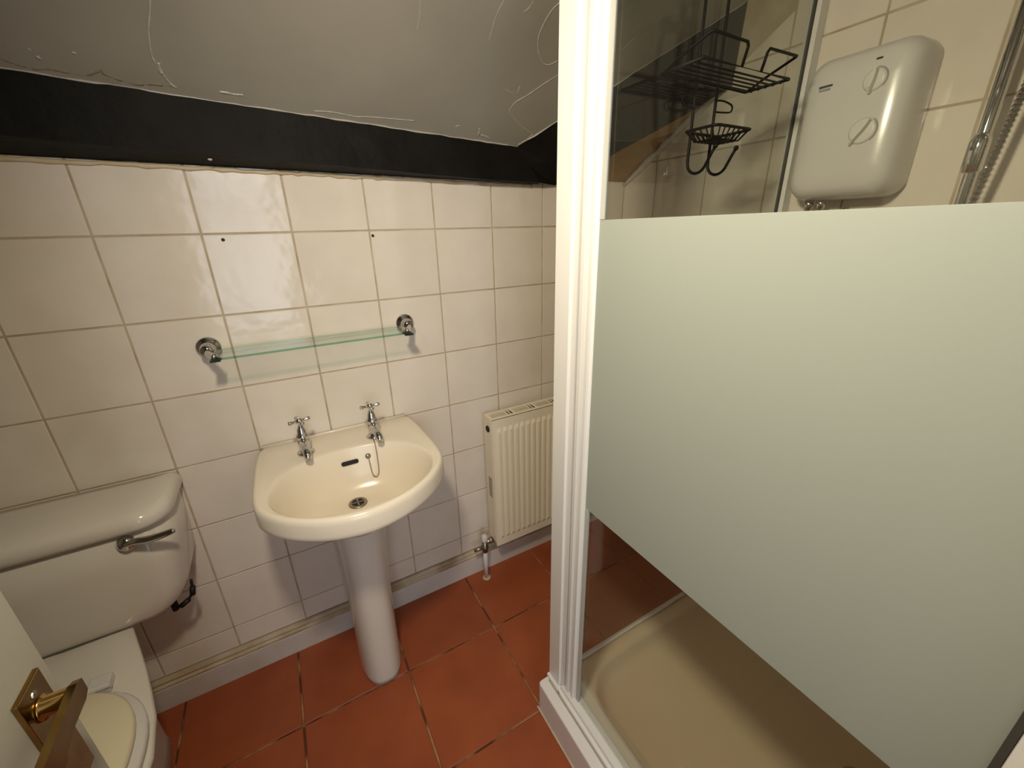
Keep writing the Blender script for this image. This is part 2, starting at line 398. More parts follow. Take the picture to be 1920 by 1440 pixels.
# purlin along the back wall: hand-hewn, slightly wavy
sec = []
n = 26
for k in range(n + 1):
    x = lerp(XL, 1.274, k / n); xb = lerp(XL, 1.36, k / n)
    tp = along(PT_A, PT_B, x)
    bt = along(PB_A, PB_B, xb)
    if xb > 1.137: bt = lerp(PB_B, Vector((1.36, -0.045, 1.531)), (xb - 1.137) / 0.223)
    bt = bt + Vector((0, random.uniform(-0.001, 0.001), random.uniform(-0.0012, 0.0012)))
    wz = along(Vector((0.109, 0, 1.551)), Vector((1.362, 0, 1.531)), xb).z
    wx = xb + (0.02 if k == n else 0)
    mid = lerp(tp, bt, 0.5) + Vector((0, random.uniform(-0.0012, 0.0012), 0))
    sec.append([tp, mid, bt, Vector((wx, -0.0005, wz)), Vector((x, -0.0005, 1.80)), Vector((x, tp.y + 0.03, tp.z + 0.04))])
pb = make('ceiling_beam', rings(sec), 'beam')
pb['label'] = 'long black painted timber beam running along back wall above tiles'; pb['category'] = 'beam'; pb['group'] = 'black roof timbers'
part('nail_head', lathe([(0.0045, 0), (0.0045, 0.001), (0.003, 0.002), (0, 0.0022)], lerp(along(PB_A, PB_B, 0.46), Vector((0.46, 0, 1.545)), 0.35) + Vector((0, 0, -0.001)), (0, -0.25, -1), 10), 'frame_white', pb)
E0 = Vector((1.36, -0.045, 1.531)); E1 = Vector((1.437, -0.018, 1.528))
face = [PT_B, E0, E1, DF, DT]
nrm = Vector((0.75, 0.66, 0.0)) * 0.06
db_V = []
S = 10
top = [lerp(PT_B, DT, k / S) for k in range(S + 1)]; bot = [lerp(E0, DF, k / S) for k in range(S + 1)]
bot[1] = E1 + Vector((0.0, -0.004, 0.004))
bl = lerp(E1, DF, 0.0)
bot = [E0, E1] + [lerp(E1, DF, (k - 1) / (S - 1)) for k in range(2, S + 1)]
sec = []
for k in range(S + 1):
    a, b = top[k].copy(), bot[k].copy()
    a2, b2 = a + nrm, b + nrm
    for q in (a2, b2):
        if q.y > -0.001: q.y = -0.001
        if q.x > XR: q.x = XR
    sec.append([a, lerp(a, b, 0.5), b, b2 + Vector((0, 0, 0.006)), a2 + Vector((0, 0, 0.02))])
dbm = make('ceiling_beam', rings(sec), 'beam')
dbm['label'] = 'short black diagonal timber beam rising from corner to right wall'; dbm['category'] = 'beam'; dbm['group'] = 'black roof timbers'
# soffit board closing the corner behind the diagonal beam
def sz(y): return 1.548 - SOF * y
sp = [(1.40, -0.001), (XR, -0.001), (XR, -0.392), (1.47, -0.034)]
sv = [(x, y, sz(y)) for x, y in sp]
so = make('ceiling_soffit', (sv + [(x, y, z + 0.02) for x, y, z in sv], [(0, 1, 2, 3), (7, 6, 5, 4)] + [(i, (i + 1) % 4, 4 + (i + 1) % 4, 4 + i) for i in range(4)]), 'tan')
structure(so, 'bare tan soffit board behind the diagonal beam', 'soffit')
so_c = [(XR - 0.004, -0.36 * k / 14 - 0.004, sz(-0.36 * k / 14 - 0.004) - 0.012 + random.uniform(-0.004, 0.003)) for k in range(15)]
part('plaster_edge', tube(so_c, 0.010, 6, [random.uniform(0.007, 0.014) for _ in so_c]), 'plaster', so, True)

# pendant lamp with an opaque shade (out of frame, it lights the room)
AX = -LAMP_DIR
topc = LAMP + AX * 0.11
lp = thing('pendant_lamp', 'white tilted pendant lamp hanging below the ceiling near the door', 'lamp', (topc.x, topc.y, ZC))
part('ceiling_rose', lathe([(0.045, 0.0), (0.045, -0.012), (0.03, -0.022), (0.0, -0.023)], (topc.x, topc.y, ZC), (0, 0, 1), 28), 'white_plastic', lp, True)
part('flex', tube([(topc.x, topc.y, ZC - 0.015), (topc.x, topc.y, topc.z + 0.02), topc], 0.004, 10), 'white_plastic', lp, True)
part('lamp_shade', lathe([(0.0, 0.112), (0.02, 0.112), (0.045, 0.095), (0.062, 0.03), (0.064, 0.0), (0.062, 0.0), (0.060, 0.028), (0.043, 0.090), (0.0, 0.105)], LAMP, AX, 32), 'white_plastic', lp, True)
part('diffuser', lathe([(0.0, 0.012), (0.0595, 0.012), (0.0595, 0.008), (0.0, 0.006)], LAMP, AX, 32), 'lamp', lp)

# ------------------------------------------------------------------ door with brass lever
dr = structure(make('door_1', box(0.214, 0.254, YF + 0.01, -0.806, 0.012, 1.95, 0.0015), 'door'), 'off-white painted door standing open at left', 'door')
hd = part('door_handle', box(0.254, 0.2585, -0.867, -0.824, 0.852, 0.997, 0.001), 'brass', dr)
part('spindle_collar', lathe([(0.0125, 0), (0.0125, 0.002), (0.0098, 0.003), (0.0098, 0.022)], (0.2585, -0.8455, 0.966), (1, 0, 0), 18), 'brass', hd, True)
lev = [(-0.833, 0.972, 0.956), (-0.842, 0.976, 0.952), (-0.870, 0.975, 0.953), (-0.895, 0.974, 0.949), (-0.897, 0.974, 0.944), (-0.926, 0.973, 0.944), (-0.928, 0.973, 0.951), (-0.955, 0.972, 0.954), (-0.962, 0.968, 0.957)]
part('lever', rings([[(0.2785, y, zb), (0.2855, y, zb), (0.2855, y, za), (0.2785, y, za)] for y, za, zb in lev]), 'brass', hd)
for z in (0.985, 0.862):
    part('screw', lathe([(0.004, 0), (0.0036, 0.0012), (0, 0.0016)], (0.2585, -0.8455, z), (1, 0, 0), 10), 'dull_metal', hd)

# ------------------------------------------------------------------ toilet
CX = -0.045
wc = thing('toilet', 'white close-coupled toilet with cream seat lid against back wall', 'toilet', (CX, -0.35, 0))
def ring_rr(hw, yb, yf, r, z, n=6): return [(x, y, z) for x, y in rrect(CX - hw, CX + hw, yf, yb, r, n)]
def cist_ring(hw, yb, yf, rf, z):
    rb = 0.012; out = []
    for cx, cy, r, a0 in ((CX + hw - rb, yb - rb, rb, 0), (CX - hw + rb, yb - rb, rb, 90), (CX - hw + rf, yf + rf, rf, 180), (CX + hw - rf, yf + rf, rf, 270)):
        for k in range(9):
            a = math.radians(a0 + 90 * k / 8); out.append((cx + r * math.cos(a), cy + r * math.sin(a), z))
    return out
cis = part('cistern', rings([cist_ring(0.170, -0.02, -0.178, 0.045, 0.487), cist_ring(0.190, -0.012, -0.186, 0.05, 0.492), cist_ring(0.206, -0.008, -0.190, 0.055, 0.506), cist_ring(0.222, -0.007, -0.192, 0.06, 0.53),
      cist_ring(0.232, -0.006, -0.194, 0.062, 0.56), cist_ring(0.238, -0.006, -0.192, 0.064, 0.65), cist_ring(0.242, -0.006, -0.190, 0.065, 0.757)]), 'china_white', wc, True)
part('cistern_lid', rings([cist_ring(0.243, -0.008, -0.194, 0.06, 0.752), cist_ring(0.250, -0.005, -0.203, 0.066, 0.756), cist_ring(0.253, -0.005, -0.207, 0.068, 0.766), cist_ring(0.252, -0.005, -0.206, 0.068, 0.780),
      cist_ring(0.247, -0.007, -0.200, 0.066, 0.791), cist_ring(0.235, -0.012, -0.186, 0.06, 0.797), cist_ring(0.20, -0.04, -0.14, 0.04, 0.800)]), 'china_white', wc, True)
hl = part('flush_lever', lathe([(0.019, 0), (0.019, 0.006), (0.015, 0.012), (0.010, 0.016), (0.0, 0.017)], (0.118, -0.191, 0.728), (0, -1, 0), 20), 'chrome', wc, True)
lp_ = smooth_path([(0.118, -0.204, 0.730), (0.138, -0.212, 0.737), (0.165, -0.216, 0.735), (0.190, -0.217, 0.737), (0.214, -0.217, 0.741)], 5)
part('lever_arm', tube(lp_, 0.006, 10, [0.005 + 0.003 * math.sin(PI * i / (len(lp_) - 1)) + 0.0012 * i / len(lp_) for i in range(len(lp_))]), 'chrome', hl, True)
part('overflow_fitting', join(tube(smooth_path([(0.178, -0.115, 0.515), (0.175, -0.12, 0.486), (0.165, -0.12, 0.465), (0.147, -0.12, 0.449), (0.125, -0.12, 0.444)], 4), 0.0035, 8), lathe([(0.007, -0.012), (0.007, 0.012)], (0.1745, -0.12, 0.482), (0.2, 0, 1), 10), lathe([(0.007, -0.012), (0.007, 0.012)], (0.150, -0.12, 0.451), (0.8, 0, 0.5), 10), lathe([(0.008, 0.0), (0.008, 0.06)], (0.128, -0.12, 0.440), (0, 0, 1), 10)), 'black', wc, True)
# pan
def pan_ring(pts, z, sx=1.0, dy=0.0):
    left = [(CX - (x) * sx, y + dy, z) for x, y in pts]
    right = [(CX + (x) * sx, y + dy, z) for x, y in reversed(pts)]
    return [Vector(p) for p in left + right]
rim = [(0.001, -0.045), (0.06, -0.05), (0.088, -0.09), (0.098, -0.16), (0.128, -0.245), (0.150, -0.31), (0.168, -0.37), (0.188, -0.44), (0.199, -0.53), (0.190, -0.60), (0.155, -0.66), (0.09, -0.695), (0.001, -0.71)]
def mod(f): return [f(x, y) for x, y in rim]
def zf(z, y): return z + max(0.0, min(1.0, (y + 0.36) / 0.18)) * 0.022
def pr(sx, z, ysh=0.0, ysc=1.0, slope=0.0):
    r = pan_ring([(x * sx, -0.35 + (y + 0.35) * ysc + ysh) for x, y in rim], z)
    return [Vector((p.x, p.y, p.z + slope * max(0.0, min(1.0, (p.y + 0.36) / 0.18)))) for p in r]
foot = pan_ring([(0.001, -0.10), (0.05, -0.105), (0.075, -0.13), (0.085, -0.18), (0.090, -0.22), (0.092, -0.26), (0.095, -0.30), (0.10, -0.34), (0.102, -0.38), (0.098, -0.42), (0.08, -0.46), (0.05, -0.475), (0.001, -0.48)], 0.0)
def up_ring(r, z, s=1.0): return [Vector((CX + (p.x - CX) * s, p.y, z)) for p in r]
part('pan', rings([up_ring(foot, 0.0, 0.72), up_ring(foot, 0.03, 0.62), up_ring(foot, 0.15, 0.6), pr(0.34, 0.25, 0.02, 0.70), pr(0.46, 0.34, 0.01, 0.82), pr(0.66, 0.40, 0, 0.92, 0.01), pr(0.92, 0.432, 0, 0.985, 0.02), pr(1.0, 0.450, 0, 1.0, 0.025), pr(0.97, 0.456, 0, 0.985, 0.025), pr(0.6, 0.457, 0, 0.8, 0.025)]), 'china_white', wc, True)
def lidr(s, z, o=0.0):
    out = []
    for k in range(48):
        a = 2 * PI * k / 48; c, d = math.cos(a), math.sin(a)
        out.append(Vector((CX + math.copysign(abs(d) ** 0.85, d) * (0.172 + o) * s, -0.515 + math.copysign(abs(c) ** 0.92, c) * (0.180 + o * 0.6) * s, z)))
    return out
part('seat_ring', rings([lidr(0.98, 0.458, 0.016), lidr(1.0, 0.462, 0.016), lidr(1.0, 0.471, 0.016), lidr(0.98, 0.475, 0.016)]), 'white_plastic', wc, True)
part('seat_lid', rings([lidr(0.97, 0.476), lidr(1.0, 0.480), lidr(1.0, 0.487), lidr(0.97, 0.492), lidr(0.6, 0.495)]), 'seat', wc, True)
for s in (-1, 1):
    part('hinge', join(box(CX + s * 0.075 - 0.02, CX + s * 0.075 + 0.02, -0.338, -0.300, 0.462, 0.484, 0.004), tube([(CX + s * 0.075 - 0.024, -0.334, 0.482), (CX + s * 0.075 + 0.024, -0.334, 0.482)], 0.007, 10)), 'white_plastic', wc)

# ------------------------------------------------------------------ basin on pedestal
SX = 0.621
sk_ = thing('pedestal_sink', 'ivory pedestal basin with two chrome taps below glass shelf', 'sink', (SX, -0.2, 0))
half = [(0.0, -0.476), (0.055, -0.468), (0.11, -0.448), (0.165, -0.412), (0.205, -0.370), (0.230, -0.325), (0.237, -0.27), (0.237, -0.19), (0.234, -0.10), (0.228, -0.03), (0.222, -0.008), (0.205, -0.0015), (0.12, -0.0015)]
outl = [Vector((SX + x, y, 0)) for x, y in half] + [Vector((SX - x, y, 0)) for x, y in reversed(half[1:])]
outl = smooth_path(outl, 3, True)
outl = [Vector((p.x, min(p.y, -0.0012), 0)) for p in outl]
def radial(poly, c, a):
    d = Vector((math.cos(a), math.sin(a), 0)); best = None
    for i in range(len(poly)):
        p, q = poly[i] - c, poly[(i + 1) % len(poly)] - c; e = q - p
        den = d.x * e.y - d.y * e.x
        if abs(den) < 1e-12: continue
        t = (p.x * e.y - p.y * e.x) / den; s = (p.x * d.y - p.y * d.x) / den
        if t > 0 and -1e-6 <= s <= 1 + 1e-6 and (best is None or t > best): best = t
    return c + d * best
NA = 96
BC = Vector((SX, -0.285, 0))
OUT = [radial(outl, BC, 2 * PI * k / NA) for k in range(NA)]
ih = [(0.0, -0.447), (0.07, -0.440), (0.13, -0.415), (0.175, -0.375), (0.198, -0.33), (0.203, -0.29), (0.192, -0.245), (0.165, -0.195), (0.125, -0.160), (0.07, -0.140), (0.0, -0.133)]
inn = smooth_path([Vector((SX + x, y, 0)) for x, y in ih] + [Vector((SX - x, y, 0)) for x, y in reversed(ih[1:-1])], 4, True)
INN = [radial(inn, BC, 2 * PI * k / NA) for k in range(NA)]
DC = Vector((SX - 0.002, -0.232, 0))
BOT = [DC + Vector((math.cos(2 * PI * k / NA) * 0.125, math.sin(2 * PI * k / NA) * 0.060 - 0.03, 0)) for k in range(NA)]
DRN = [DC + Vector((math.cos(2 * PI * k / NA) * 0.024, math.sin(2 * PI * k / NA) * 0.024, 0)) for k in range(NA)]
def zring(r, z): return [Vector((p.x, p.y, z)) for p in r]
def toward(r, c, f, z): return [Vector((c.x + (p.x - c.x) * f, min(c.y + (p.y - c.y) * f, -0.0012), z)) for p in r]
UC = Vector((SX - 0.005, -0.20, 0))
deckz = 0.797
rs = [toward(OUT, UC, 0.34, 0.60), toward(OUT, UC, 0.50, 0.645), toward(OUT, UC, 0.78, 0.700), toward(OUT, UC, 0.95, 0.735), toward(OUT, UC, 0.985, 0.742),
      toward(OUT, UC, 0.998, 0.748), zring(OUT, 0.756), zring(OUT, 0.784), toward(OUT, UC, 0.994, 0.793), toward(OUT, UC, 0.980, 0.799), toward(OUT, UC, 0.955, 0.801)]
for f, z in ((0.35, 0.7985), (0.75, 0.7975), (0.93, 0.797)):
    rs.append([Vector((lerp(a.x, b.x, f), lerp(min(-0.02, a.y), b.y, f), z)) for a, b in zip(toward(OUT, UC, 0.955, 0), INN)])
rs += [zring(INN, 0.7955), toward(INN, BC, 0.988, 0.792), toward(INN, BC, 0.975, 0.785)]
for f, z in ((0.12, 0.762), (0.30, 0.730), (0.52, 0.702), (0.72, 0.685), (0.88, 0.677), (1.0, 0.673)):
    rs.append([Vector((lerp(a.x, b.x, f), lerp(a.y, b.y, f), z)) for a, b in zip(toward(INN, BC, 0.975, 0), BOT)])
rs += [[Vector((lerp(a.x, b.x, 0.6), lerp(a.y, b.y, 0.6), 0.6695)) for a, b in zip(BOT, DRN)], zring(DRN, 0.668)]
basin = part('basin', rings(rs, True, True), 'china', sk_, True)
part('splash_ledge', rings([[(SX - 0.214, -0.0015, 0.798), (SX - 0.214, -0.010, 0.800), (SX - 0.214, -0.006, 0.806), (SX - 0.214, -0.0015, 0.807)], [(SX + 0.214, -0.0015, 0.798), (SX + 0.214, -0.010, 0.800), (SX + 0.214, -0.006, 0.806), (SX + 0.214, -0.0015, 0.807)]]), 'china', basin, True)
dn = part('drain', lathe([(0.016, -0.002), (0.017, 0.003), (0.022, 0.0035), (0.025, 0.0025), (0.026, 0.0)], (DC.x, DC.y, 0.6685), (0, 0, 1), 28), 'dull_metal', basin, True)
part('drain_hole', lathe([(0.0165, 0.0), (0.0165, 0.0032)], (DC.x, DC.y, 0.6685), (0, 0, 1), 24), 'black', dn)
part('drain_bar', join(box(DC.x - 0.016, DC.x + 0.016, DC.y - 0.002, DC.y + 0.002, 0.671, 0.6722), box(DC.x - 0.002, DC.x + 0.002, DC.y - 0.016, DC.y + 0.016, 0.671, 0.6722)), 'dull_metal', dn)
# overflow slot on the back wall of the bowl
slot = rrect(-0.024, 0.024, -0.006, 0.006, 0.0055, 5)
def bowl_back(x, z):       # point on the bowl's rear slope
    t = max(0.0, min(1.0, (0.788 - z) / 0.10)); return Vector((SX + x, -0.140 - 0.030 * t + 0.0035 - 0.9 * x * x, z))
part('overflow_slot', rings([[bowl_back(x + 0.003, 0.757 + z) + Vector((0, -0.0035 - d, 0)) for x, z in slot] for d in (0.0, 0.0012)]), 'black', basin)
# pedestal
def ped(hw, yf, yb, z, cx):
    out = []
    for k in range(40):
        a = 2 * PI * k / 40; c, s = math.cos(a), math.sin(a)
        e = 0.75
        xx = math.copysign(abs(c) ** e, c) * hw; yy = math.copysign(abs(s) ** (0.95 if s < 0 else 0.5), s)
        ym = -0.17
        out.append((cx + xx, ym + (yy * (ym - yf) if s < 0 else yy * (yb - ym)), z))
    return out
part('pedestal', rings([ped(0.066, -0.292, -0.10, 0.0, 0.604), ped(0.066, -0.293, -0.095, 0.02, 0.604), ped(0.065, -0.288, -0.09, 0.10, 0.605), ped(0.066, -0.284, -0.085, 0.25, 0.607), ped(0.069, -0.284, -0.08, 0.40, 0.609), ped(0.075, -0.288, -0.075, 0.52, 0.611), ped(0.084, -0.295, -0.07, 0.60, 0.613), ped(0.10, -0.31, -0.06, 0.66, 0.616)]), 'china_white', sk_, True)

# taps
def make_tap(tx, spin, head_tilt):
    ty, tz = -0.098, 0.7975
    t = part('tap', join(lathe([(0.0235, 0.0), (0.0235, 0.004), (0.020, 0.007), (0.0145, 0.009), (0.0135, 0.018), (0.0155, 0.023), (0.017, 0.034), (0.0165, 0.044), (0.0135, 0.048), (0.0165, 0.050), (0.0175, 0.055), (0.0165, 0.060), (0.0125, 0.064), (0.0115, 0.074), (0.0095, 0.079), (0.0088, 0.083)], (tx, ty, tz), (0, 0, 1), 24)), 'chrome', sk_, True)
    spath = smooth_path([(tx, ty - 0.005, tz + 0.037), (tx + 0.001, ty - 0.03, tz + 0.038), (tx + 0.002, ty - 0.055, tz + 0.034), (tx + 0.003, ty - 0.070, tz + 0.026), (tx + 0.003, ty - 0.073, tz + 0.015)], 5)
    part('spout', tube(spath, 0.011, 16, [lerp(0.0135, 0.0095, min(1, i / (len(spath) * 0.8))) for i in range(len(spath))]), 'chrome', t, True)
    hz = tz + 0.100; arms = [lathe([(0.0065, 0.075), (0.0055, 0.092), (0.0085, 0.097), (0.010, 0.102), (0.0085, 0.108), (0.004, 0.111), (0.0, 0.1115)], (tx, ty, tz), (0, 0, 1), 16)]
    for k in range(4):
        a = spin + k * PI / 2; d = Vector((math.cos(a), math.sin(a), 0))
        c = Vector((tx, ty, hz + 0.002))
        arms.append(tube([c + d * 0.006, c + d * 0.016, c + d * 0.020, c + d * 0.026, c + d * 0.0285, c + d * 0.0295], 0.004, 10, [0.0035, 0.0038, 0.0052, 0.0062, 0.0052, 0.0012]))
    part('cross_handle', join(*arms), 'chrome', t, True)
    part('indicator_cap', lathe([(0.0055, 0.1105), (0.0045, 0.1125), (0.0, 0.113)], (tx, ty, tz), (0, 0, 1), 14), 'white_plastic', t, True)
    return t
t1 = make_tap(0.518, 0.25, 0); t2 = make_tap(0.711, 0.05, 0)
def bowl_y(z):
    tab = ((0.797, -0.128), (0.7945, -0.140), (0.788, -0.1445), (0.765, -0.153), (0.735, -0.165), (0.707, -0.180), (0.688, -0.195))
    for (z0, y0), (z1, y1) in zip(tab, tab[1:]):
        if z >= z1: return lerp(y0, y1, (z0 - z) / (z0 - z1))
    return tab[-1][1]
chp = [(0.704, -0.1195, 0.800), (0.703, -0.131, 0.7985)]
for x, z in ((0.7025, 0.793), (0.702, 0.782), (0.7015, 0.765), (0.699, 0.735), (0.696, 0.718), (0.690, 0.709), (0.684, 0.708), (0.678, 0.714), (0.6765, 0.730), (0.676, 0.757)):
    chp.append((x, bowl_y(z) - 0.004, z))
part('plug_chain', tube(smooth_path(chp, 5), 0.0015, 6), 'dull_metal', basin, True)
part('chain_stay', lathe([(0.008, 0.0), (0.008, 0.002), (0.005, 0.005), (0.0, 0.006)], (0.676, -0.1515, 0.764), (0, -1, 0.3), 16), 'dull_metal', basin, True)

# ------------------------------------------------------------------ glass shelf
gs = thing('glass_shelf', 'narrow clear glass shelf on two round chrome wall brackets', 'shelf', (0.61, 0, 1.11))
pane = part('shelf_pane', box(0.366, 0.850, -0.118, -0.018, 1.107, 1.1125), 'shelf_glass', gs)
part('front_edge', box(0.366, 0.850, -0.1192, -0.118, 1.107, 1.1125), 'green_edge', pane)
part('back_edge', box(0.366, 0.850, -0.018, -0.0172, 1.107, 1.1125), 'green_edge', pane)
for bx in (0.350, 0.871):
    b = part('bracket', lathe([(0.0285, 0.0), (0.0285, 0.004), (0.0265, 0.007), (0.021, 0.010), (0.0155, 0.015), (0.0135, 0.022), (0.0145, 0.032), (0.016, 0.040), (0.0145, 0.046), (0.0, 0.048)], (bx, 0.0, 1.1165), (0, -1, 0), 30), 'chrome', gs, True)
    s = 1 if bx < 0.6 else -1
    part('arm', tube(smooth_path([(bx, -0.040, 1.1165), (bx + s * 0.004, -0.058, 1.113), (bx + s * 0.012, -0.074, 1.110), (bx + s * 0.020, -0.088, 1.1085)], 4), 0.0085, 12), 'chrome', b, True)
    part('clip', box(bx + s * 0.010, bx + s * 0.032, -0.121, -0.085, 1.1035, 1.107, 0.001), 'black', b)

# ------------------------------------------------------------------ radiator
rd = thing('radiator', 'small cream ribbed panel radiator on back wall beside basin', 'radiator', (1.37, -0.066, 0))
RX0, RX1, RZ0, RZ1, RY = 1.118, 1.62, 0.172, 0.745, -0.100
pitch = (RX1 - RX0 - 0.03) / 19
xs = [RX0, RX0 + 0.0015]; dp = [0.004, 0.0]
for k in range(19):
    x0 = RX0 + 0.015 + k * pitch
    for f, d in ((0.10, 0.0), (0.25, -1.0), (0.62, -1.0), (0.78, 0.0)): xs.append(x0 + f * pitch); dp.append(d)
xs += [RX1 - 0.0015, RX1]; dp += [0.0, 0.004]
zs = [RZ0, RZ0 + 0.002, RZ0 + 0.035, RZ0 + 0.050, RZ1 - 0.052, RZ1 - 0.037, RZ1 - 0.010, RZ1 - 0.003]
V, F = [], []
for zi, z in enumerate(zs):
    for x, d in zip(xs, dp):
        dep = d * 0.0065 if (d < 0 and zi in (3, 4)) else (max(d, 0.0))
        if zi == 0: dep = max(dep, 0.004)
        V.append((x, RY + dep, z))
nx = len(xs)
for i in range(len(zs) - 1):
    for j in range(nx - 1): F.append((i * nx + j, i * nx + j + 1, (i + 1) * nx + j + 1, (i + 1) * nx + j))
part('front_panel', join((V, F), box(RX0 + 0.002, RX1 - 0.002, RY + 0.004, RY + 0.014, RZ0 + 0.002, RZ1 - 0.006)), 'rad', rd, False)
part('rear_panel', box(RX0 + 0.002, RX1 - 0.002, -0.047, -0.036, RZ0 + 0.004, RZ1 - 0.006), 'rad', rd)
part('convector_fins', join(*[box(RX0 + 0.02 + k * 0.0185, RX0 + 0.022 + k * 0.0185, -0.085, -0.048, RZ0 + 0.05, RZ1 - 0.03) for k in range(25)]), 'rad', rd)
for sx in (RX0 - 0.0025, RX1 - 0.001):
    sp_ = part('side_panel', box(sx, sx + 0.0035, RY + 0.006, -0.034, RZ0 + 0.018, RZ1 + 0.002, 0.001), 'rad', rd)
    for k in range(9):
        part('vent_slot', box(sx - 0.0004, sx + 0.0039, -0.083, -0.055, 0.402 + k * 0.010, 0.4065 + k * 0.010), 'rad_slot', sp_)
# top grille: bars around lattice patches and paired slots
GZ0, GZ1 = RZ1 - 0.0006, RZ1 + 0.0008
tg = part('top_grille', join(box(RX0, RX1, RY + 0.003, RY + 0.015, GZ0, GZ1), box(RX0, RX1, -0.046, -0.034, GZ0, GZ1)), 'rad', rd)
part('grille_floor', box(RX0 + 0.001, RX1 - 0.001, RY + 0.015, -0.046, GZ0 - 0.008, GZ0 - 0.006), 'rad_slot', tg)
x = RX0
cell = (RX1 - RX0 - 0.01) / 5
for k in range(6):
    xb = RX0 + k * cell
    part('grille_bar', box(xb, xb + 0.010, RY + 0.015, -0.046, GZ0, GZ1), 'rad', tg)
    if k < 5:
        part('grille_bar', box(xb + cell * 0.74, xb + cell * 0.74 + 0.005, RY + 0.015, -0.046, GZ0, GZ1), 'rad', tg)
        part('grille_bar', box(xb + cell * 0.86, xb + cell * 0.86 + 0.005, RY + 0.015, -0.046, GZ0, GZ1), 'rad', tg)
        lat = [box(xb + 0.010, xb + cell * 0.74, y, y + 0.0020, GZ0, GZ1 - 0.0003) for y in [RY + 0.018 + q * 0.0055 for q in range(7)]]
        part('grille_lattice', join(*lat), 'rad', tg)
part('air_vent_plug', join(lathe([(0.0125, 0), (0.0125, 0.004), (0.009, 0.006), (0.005, 0.006), (0.0, 0.003)], (RX0 - 0.002, -0.069, 0.700), (-1, 0, 0), 18)), 'black', rd, True)
part('supply_pipe', lathe([(0.0095, -0.002), (0.0095, 0.150)], (1.077, -0.066, 0.0), (0, 0, 1), 16), 'white_plastic', rd, True)
part('pipe_collar', lathe([(0.017, 0.0), (0.017, 0.003), (0.010, 0.005)], (1.077, -0.066, 0.0), (0, 0, 1), 16), 'caulk', rd, True)
vv = part('valve', join(lathe([(0.0125, 0.142), (0.0125, 0.158), (0.015, 0.160), (0.015, 0.170), (0.011, 0.174), (0.011, 0.196)], (1.077, -0.066, 0.0), (0, 0, 1), 6 * 3), tube([(1.077, -0.066, 0.187), (1.122, -0.066, 0.187)], 0.009, 12), lathe([(0.0135, 0), (0.0135, 0.014)], (1.098, -0.066, 0.187), (1, 0, 0), 6), tube([(1.030, -0.066, 0.166), (1.077, -0.066, 0.166)], 0.0075, 12)), 'dull_metal', rd, True)
part('valve_cap', lathe([(0.013, 0.196), (0.0135, 0.200), (0.012, 0.222), (0.007, 0.227), (0.0, 0.228)], (1.077, -0.066, 0.0), (0, 0, 1), 16), 'white_plastic', vv, True)

# ------------------------------------------------------------------ shower tray
TX0, TX1, TY0, TY1, TZ = 0.990, XR, -1.405, -0.604, 0.118
tr = thing('shower_tray', 'low cream shower tray with white outer edge on tiled floor', 'shower tray', (1.38, -1.0, 0))
def trr(o, z, r=0.008): return [(x, y, z) for x, y in rrect(TX0 + o, TX1 - o * 0.2, TY0 + o * 0.2, TY1 - o * 0.2, r, 6)]
part('tray_edge', rings([trr(0.0, 0.0), trr(0.0, TZ - 0.004), trr(0.002, TZ - 0.001), trr(0.005, TZ), trr(0.028, TZ), trr(0.032, TZ - 0.004), trr(0.034, 0.03)], True, True), 'tray_white', tr, False)
inn_r = lambda o, z, r: [(x, y, z) for x, y in rrect(TX0 + o, TX1 - o * 0.2, TY0 + o * 0.2, TY1 - o * 0.2, r, 6)]
def rec(o, z, r): return [(x, y, z) for x, y in rrect(1.100 + o, 1.715 - o, -1.350 + o, -0.656 - o, r, 6)]
part('tray_basin', rings([inn_r(0.034, 0.05, 0.008), inn_r(0.034, TZ - 0.003, 0.008), inn_r(0.040, TZ, 0.010), rec(-0.006, TZ - 0.001, 0.13), rec(0.0, TZ - 0.003, 0.125), rec(0.008, TZ - 0.012, 0.12), rec(0.016, TZ - 0.030, 0.115), rec(0.030, TZ - 0.041, 0.10), rec(0.045, TZ - 0.044, 0.09), rec(0.22, TZ - 0.050, 0.05)]), 'tray', tr, True)
td = part('tray_drain', lathe([(0.045, 0.0), (0.045, 0.003), (0.038, 0.006), (0.0, 0.007)], (1.56, -1.20, TZ - 0.050), (0, 0, 1), 24), 'chrome', tr, True)
part('sealant', box(TX0 - 0.003, TX0 + 0.001, TY0, TY1 + 0.003, 0.0, 0.005), 'caulk', tr)

# ------------------------------------------------------------------ shower enclosure
ec = thing('shower_enclosure', 'white framed shower enclosure with frosted banded glass door', 'shower', (1.38, -1.0, TZ))
EZ0, EZ1 = TZ + 0.0004, 1.96
part('corner_post', prism([(1.030, -0.604), (1.030, -0.651), (1.036, -0.653), (1.036, -0.668), (1.052, -0.668), (1.052, -0.632), (1.072, -0.632), (1.072, -0.604)], EZ0, EZ1), 'frame_white', ec)
part('door_stile', prism([(1.050, -0.6685), (1.050, -0.677), (1.0350, -0.677), (1.0345, -0.6865), (1.042, -0.6875), (1.043, -0.696), (1.0375, -0.697), (1.0370, -0.7055), (1.043, -0.7065), (1.045, -0.712), (1.060, -0.712), (1.060, -0.6685)], EZ0 + 0.030, EZ1 - 0.03), 'frame_white', ec)
part('post_foot', box(1.022, 1.075, -0.668, -0.602, EZ0, EZ0 + 0.012, 0.002), 'frame_white', ec)
part('bottom_track', rings([[(x, y, z) for x, z in ((1.022, TZ + 0.001), (1.022, TZ + 0.010), (1.030, TZ + 0.012), (1.032, TZ + 0.022), (1.040, TZ + 0.028), (1.062, TZ + 0.028), (1.066, TZ + 0.022), (1.066, TZ + 0.001))] for y in (-0.660, -1.330)]), 'frame_white', ec)
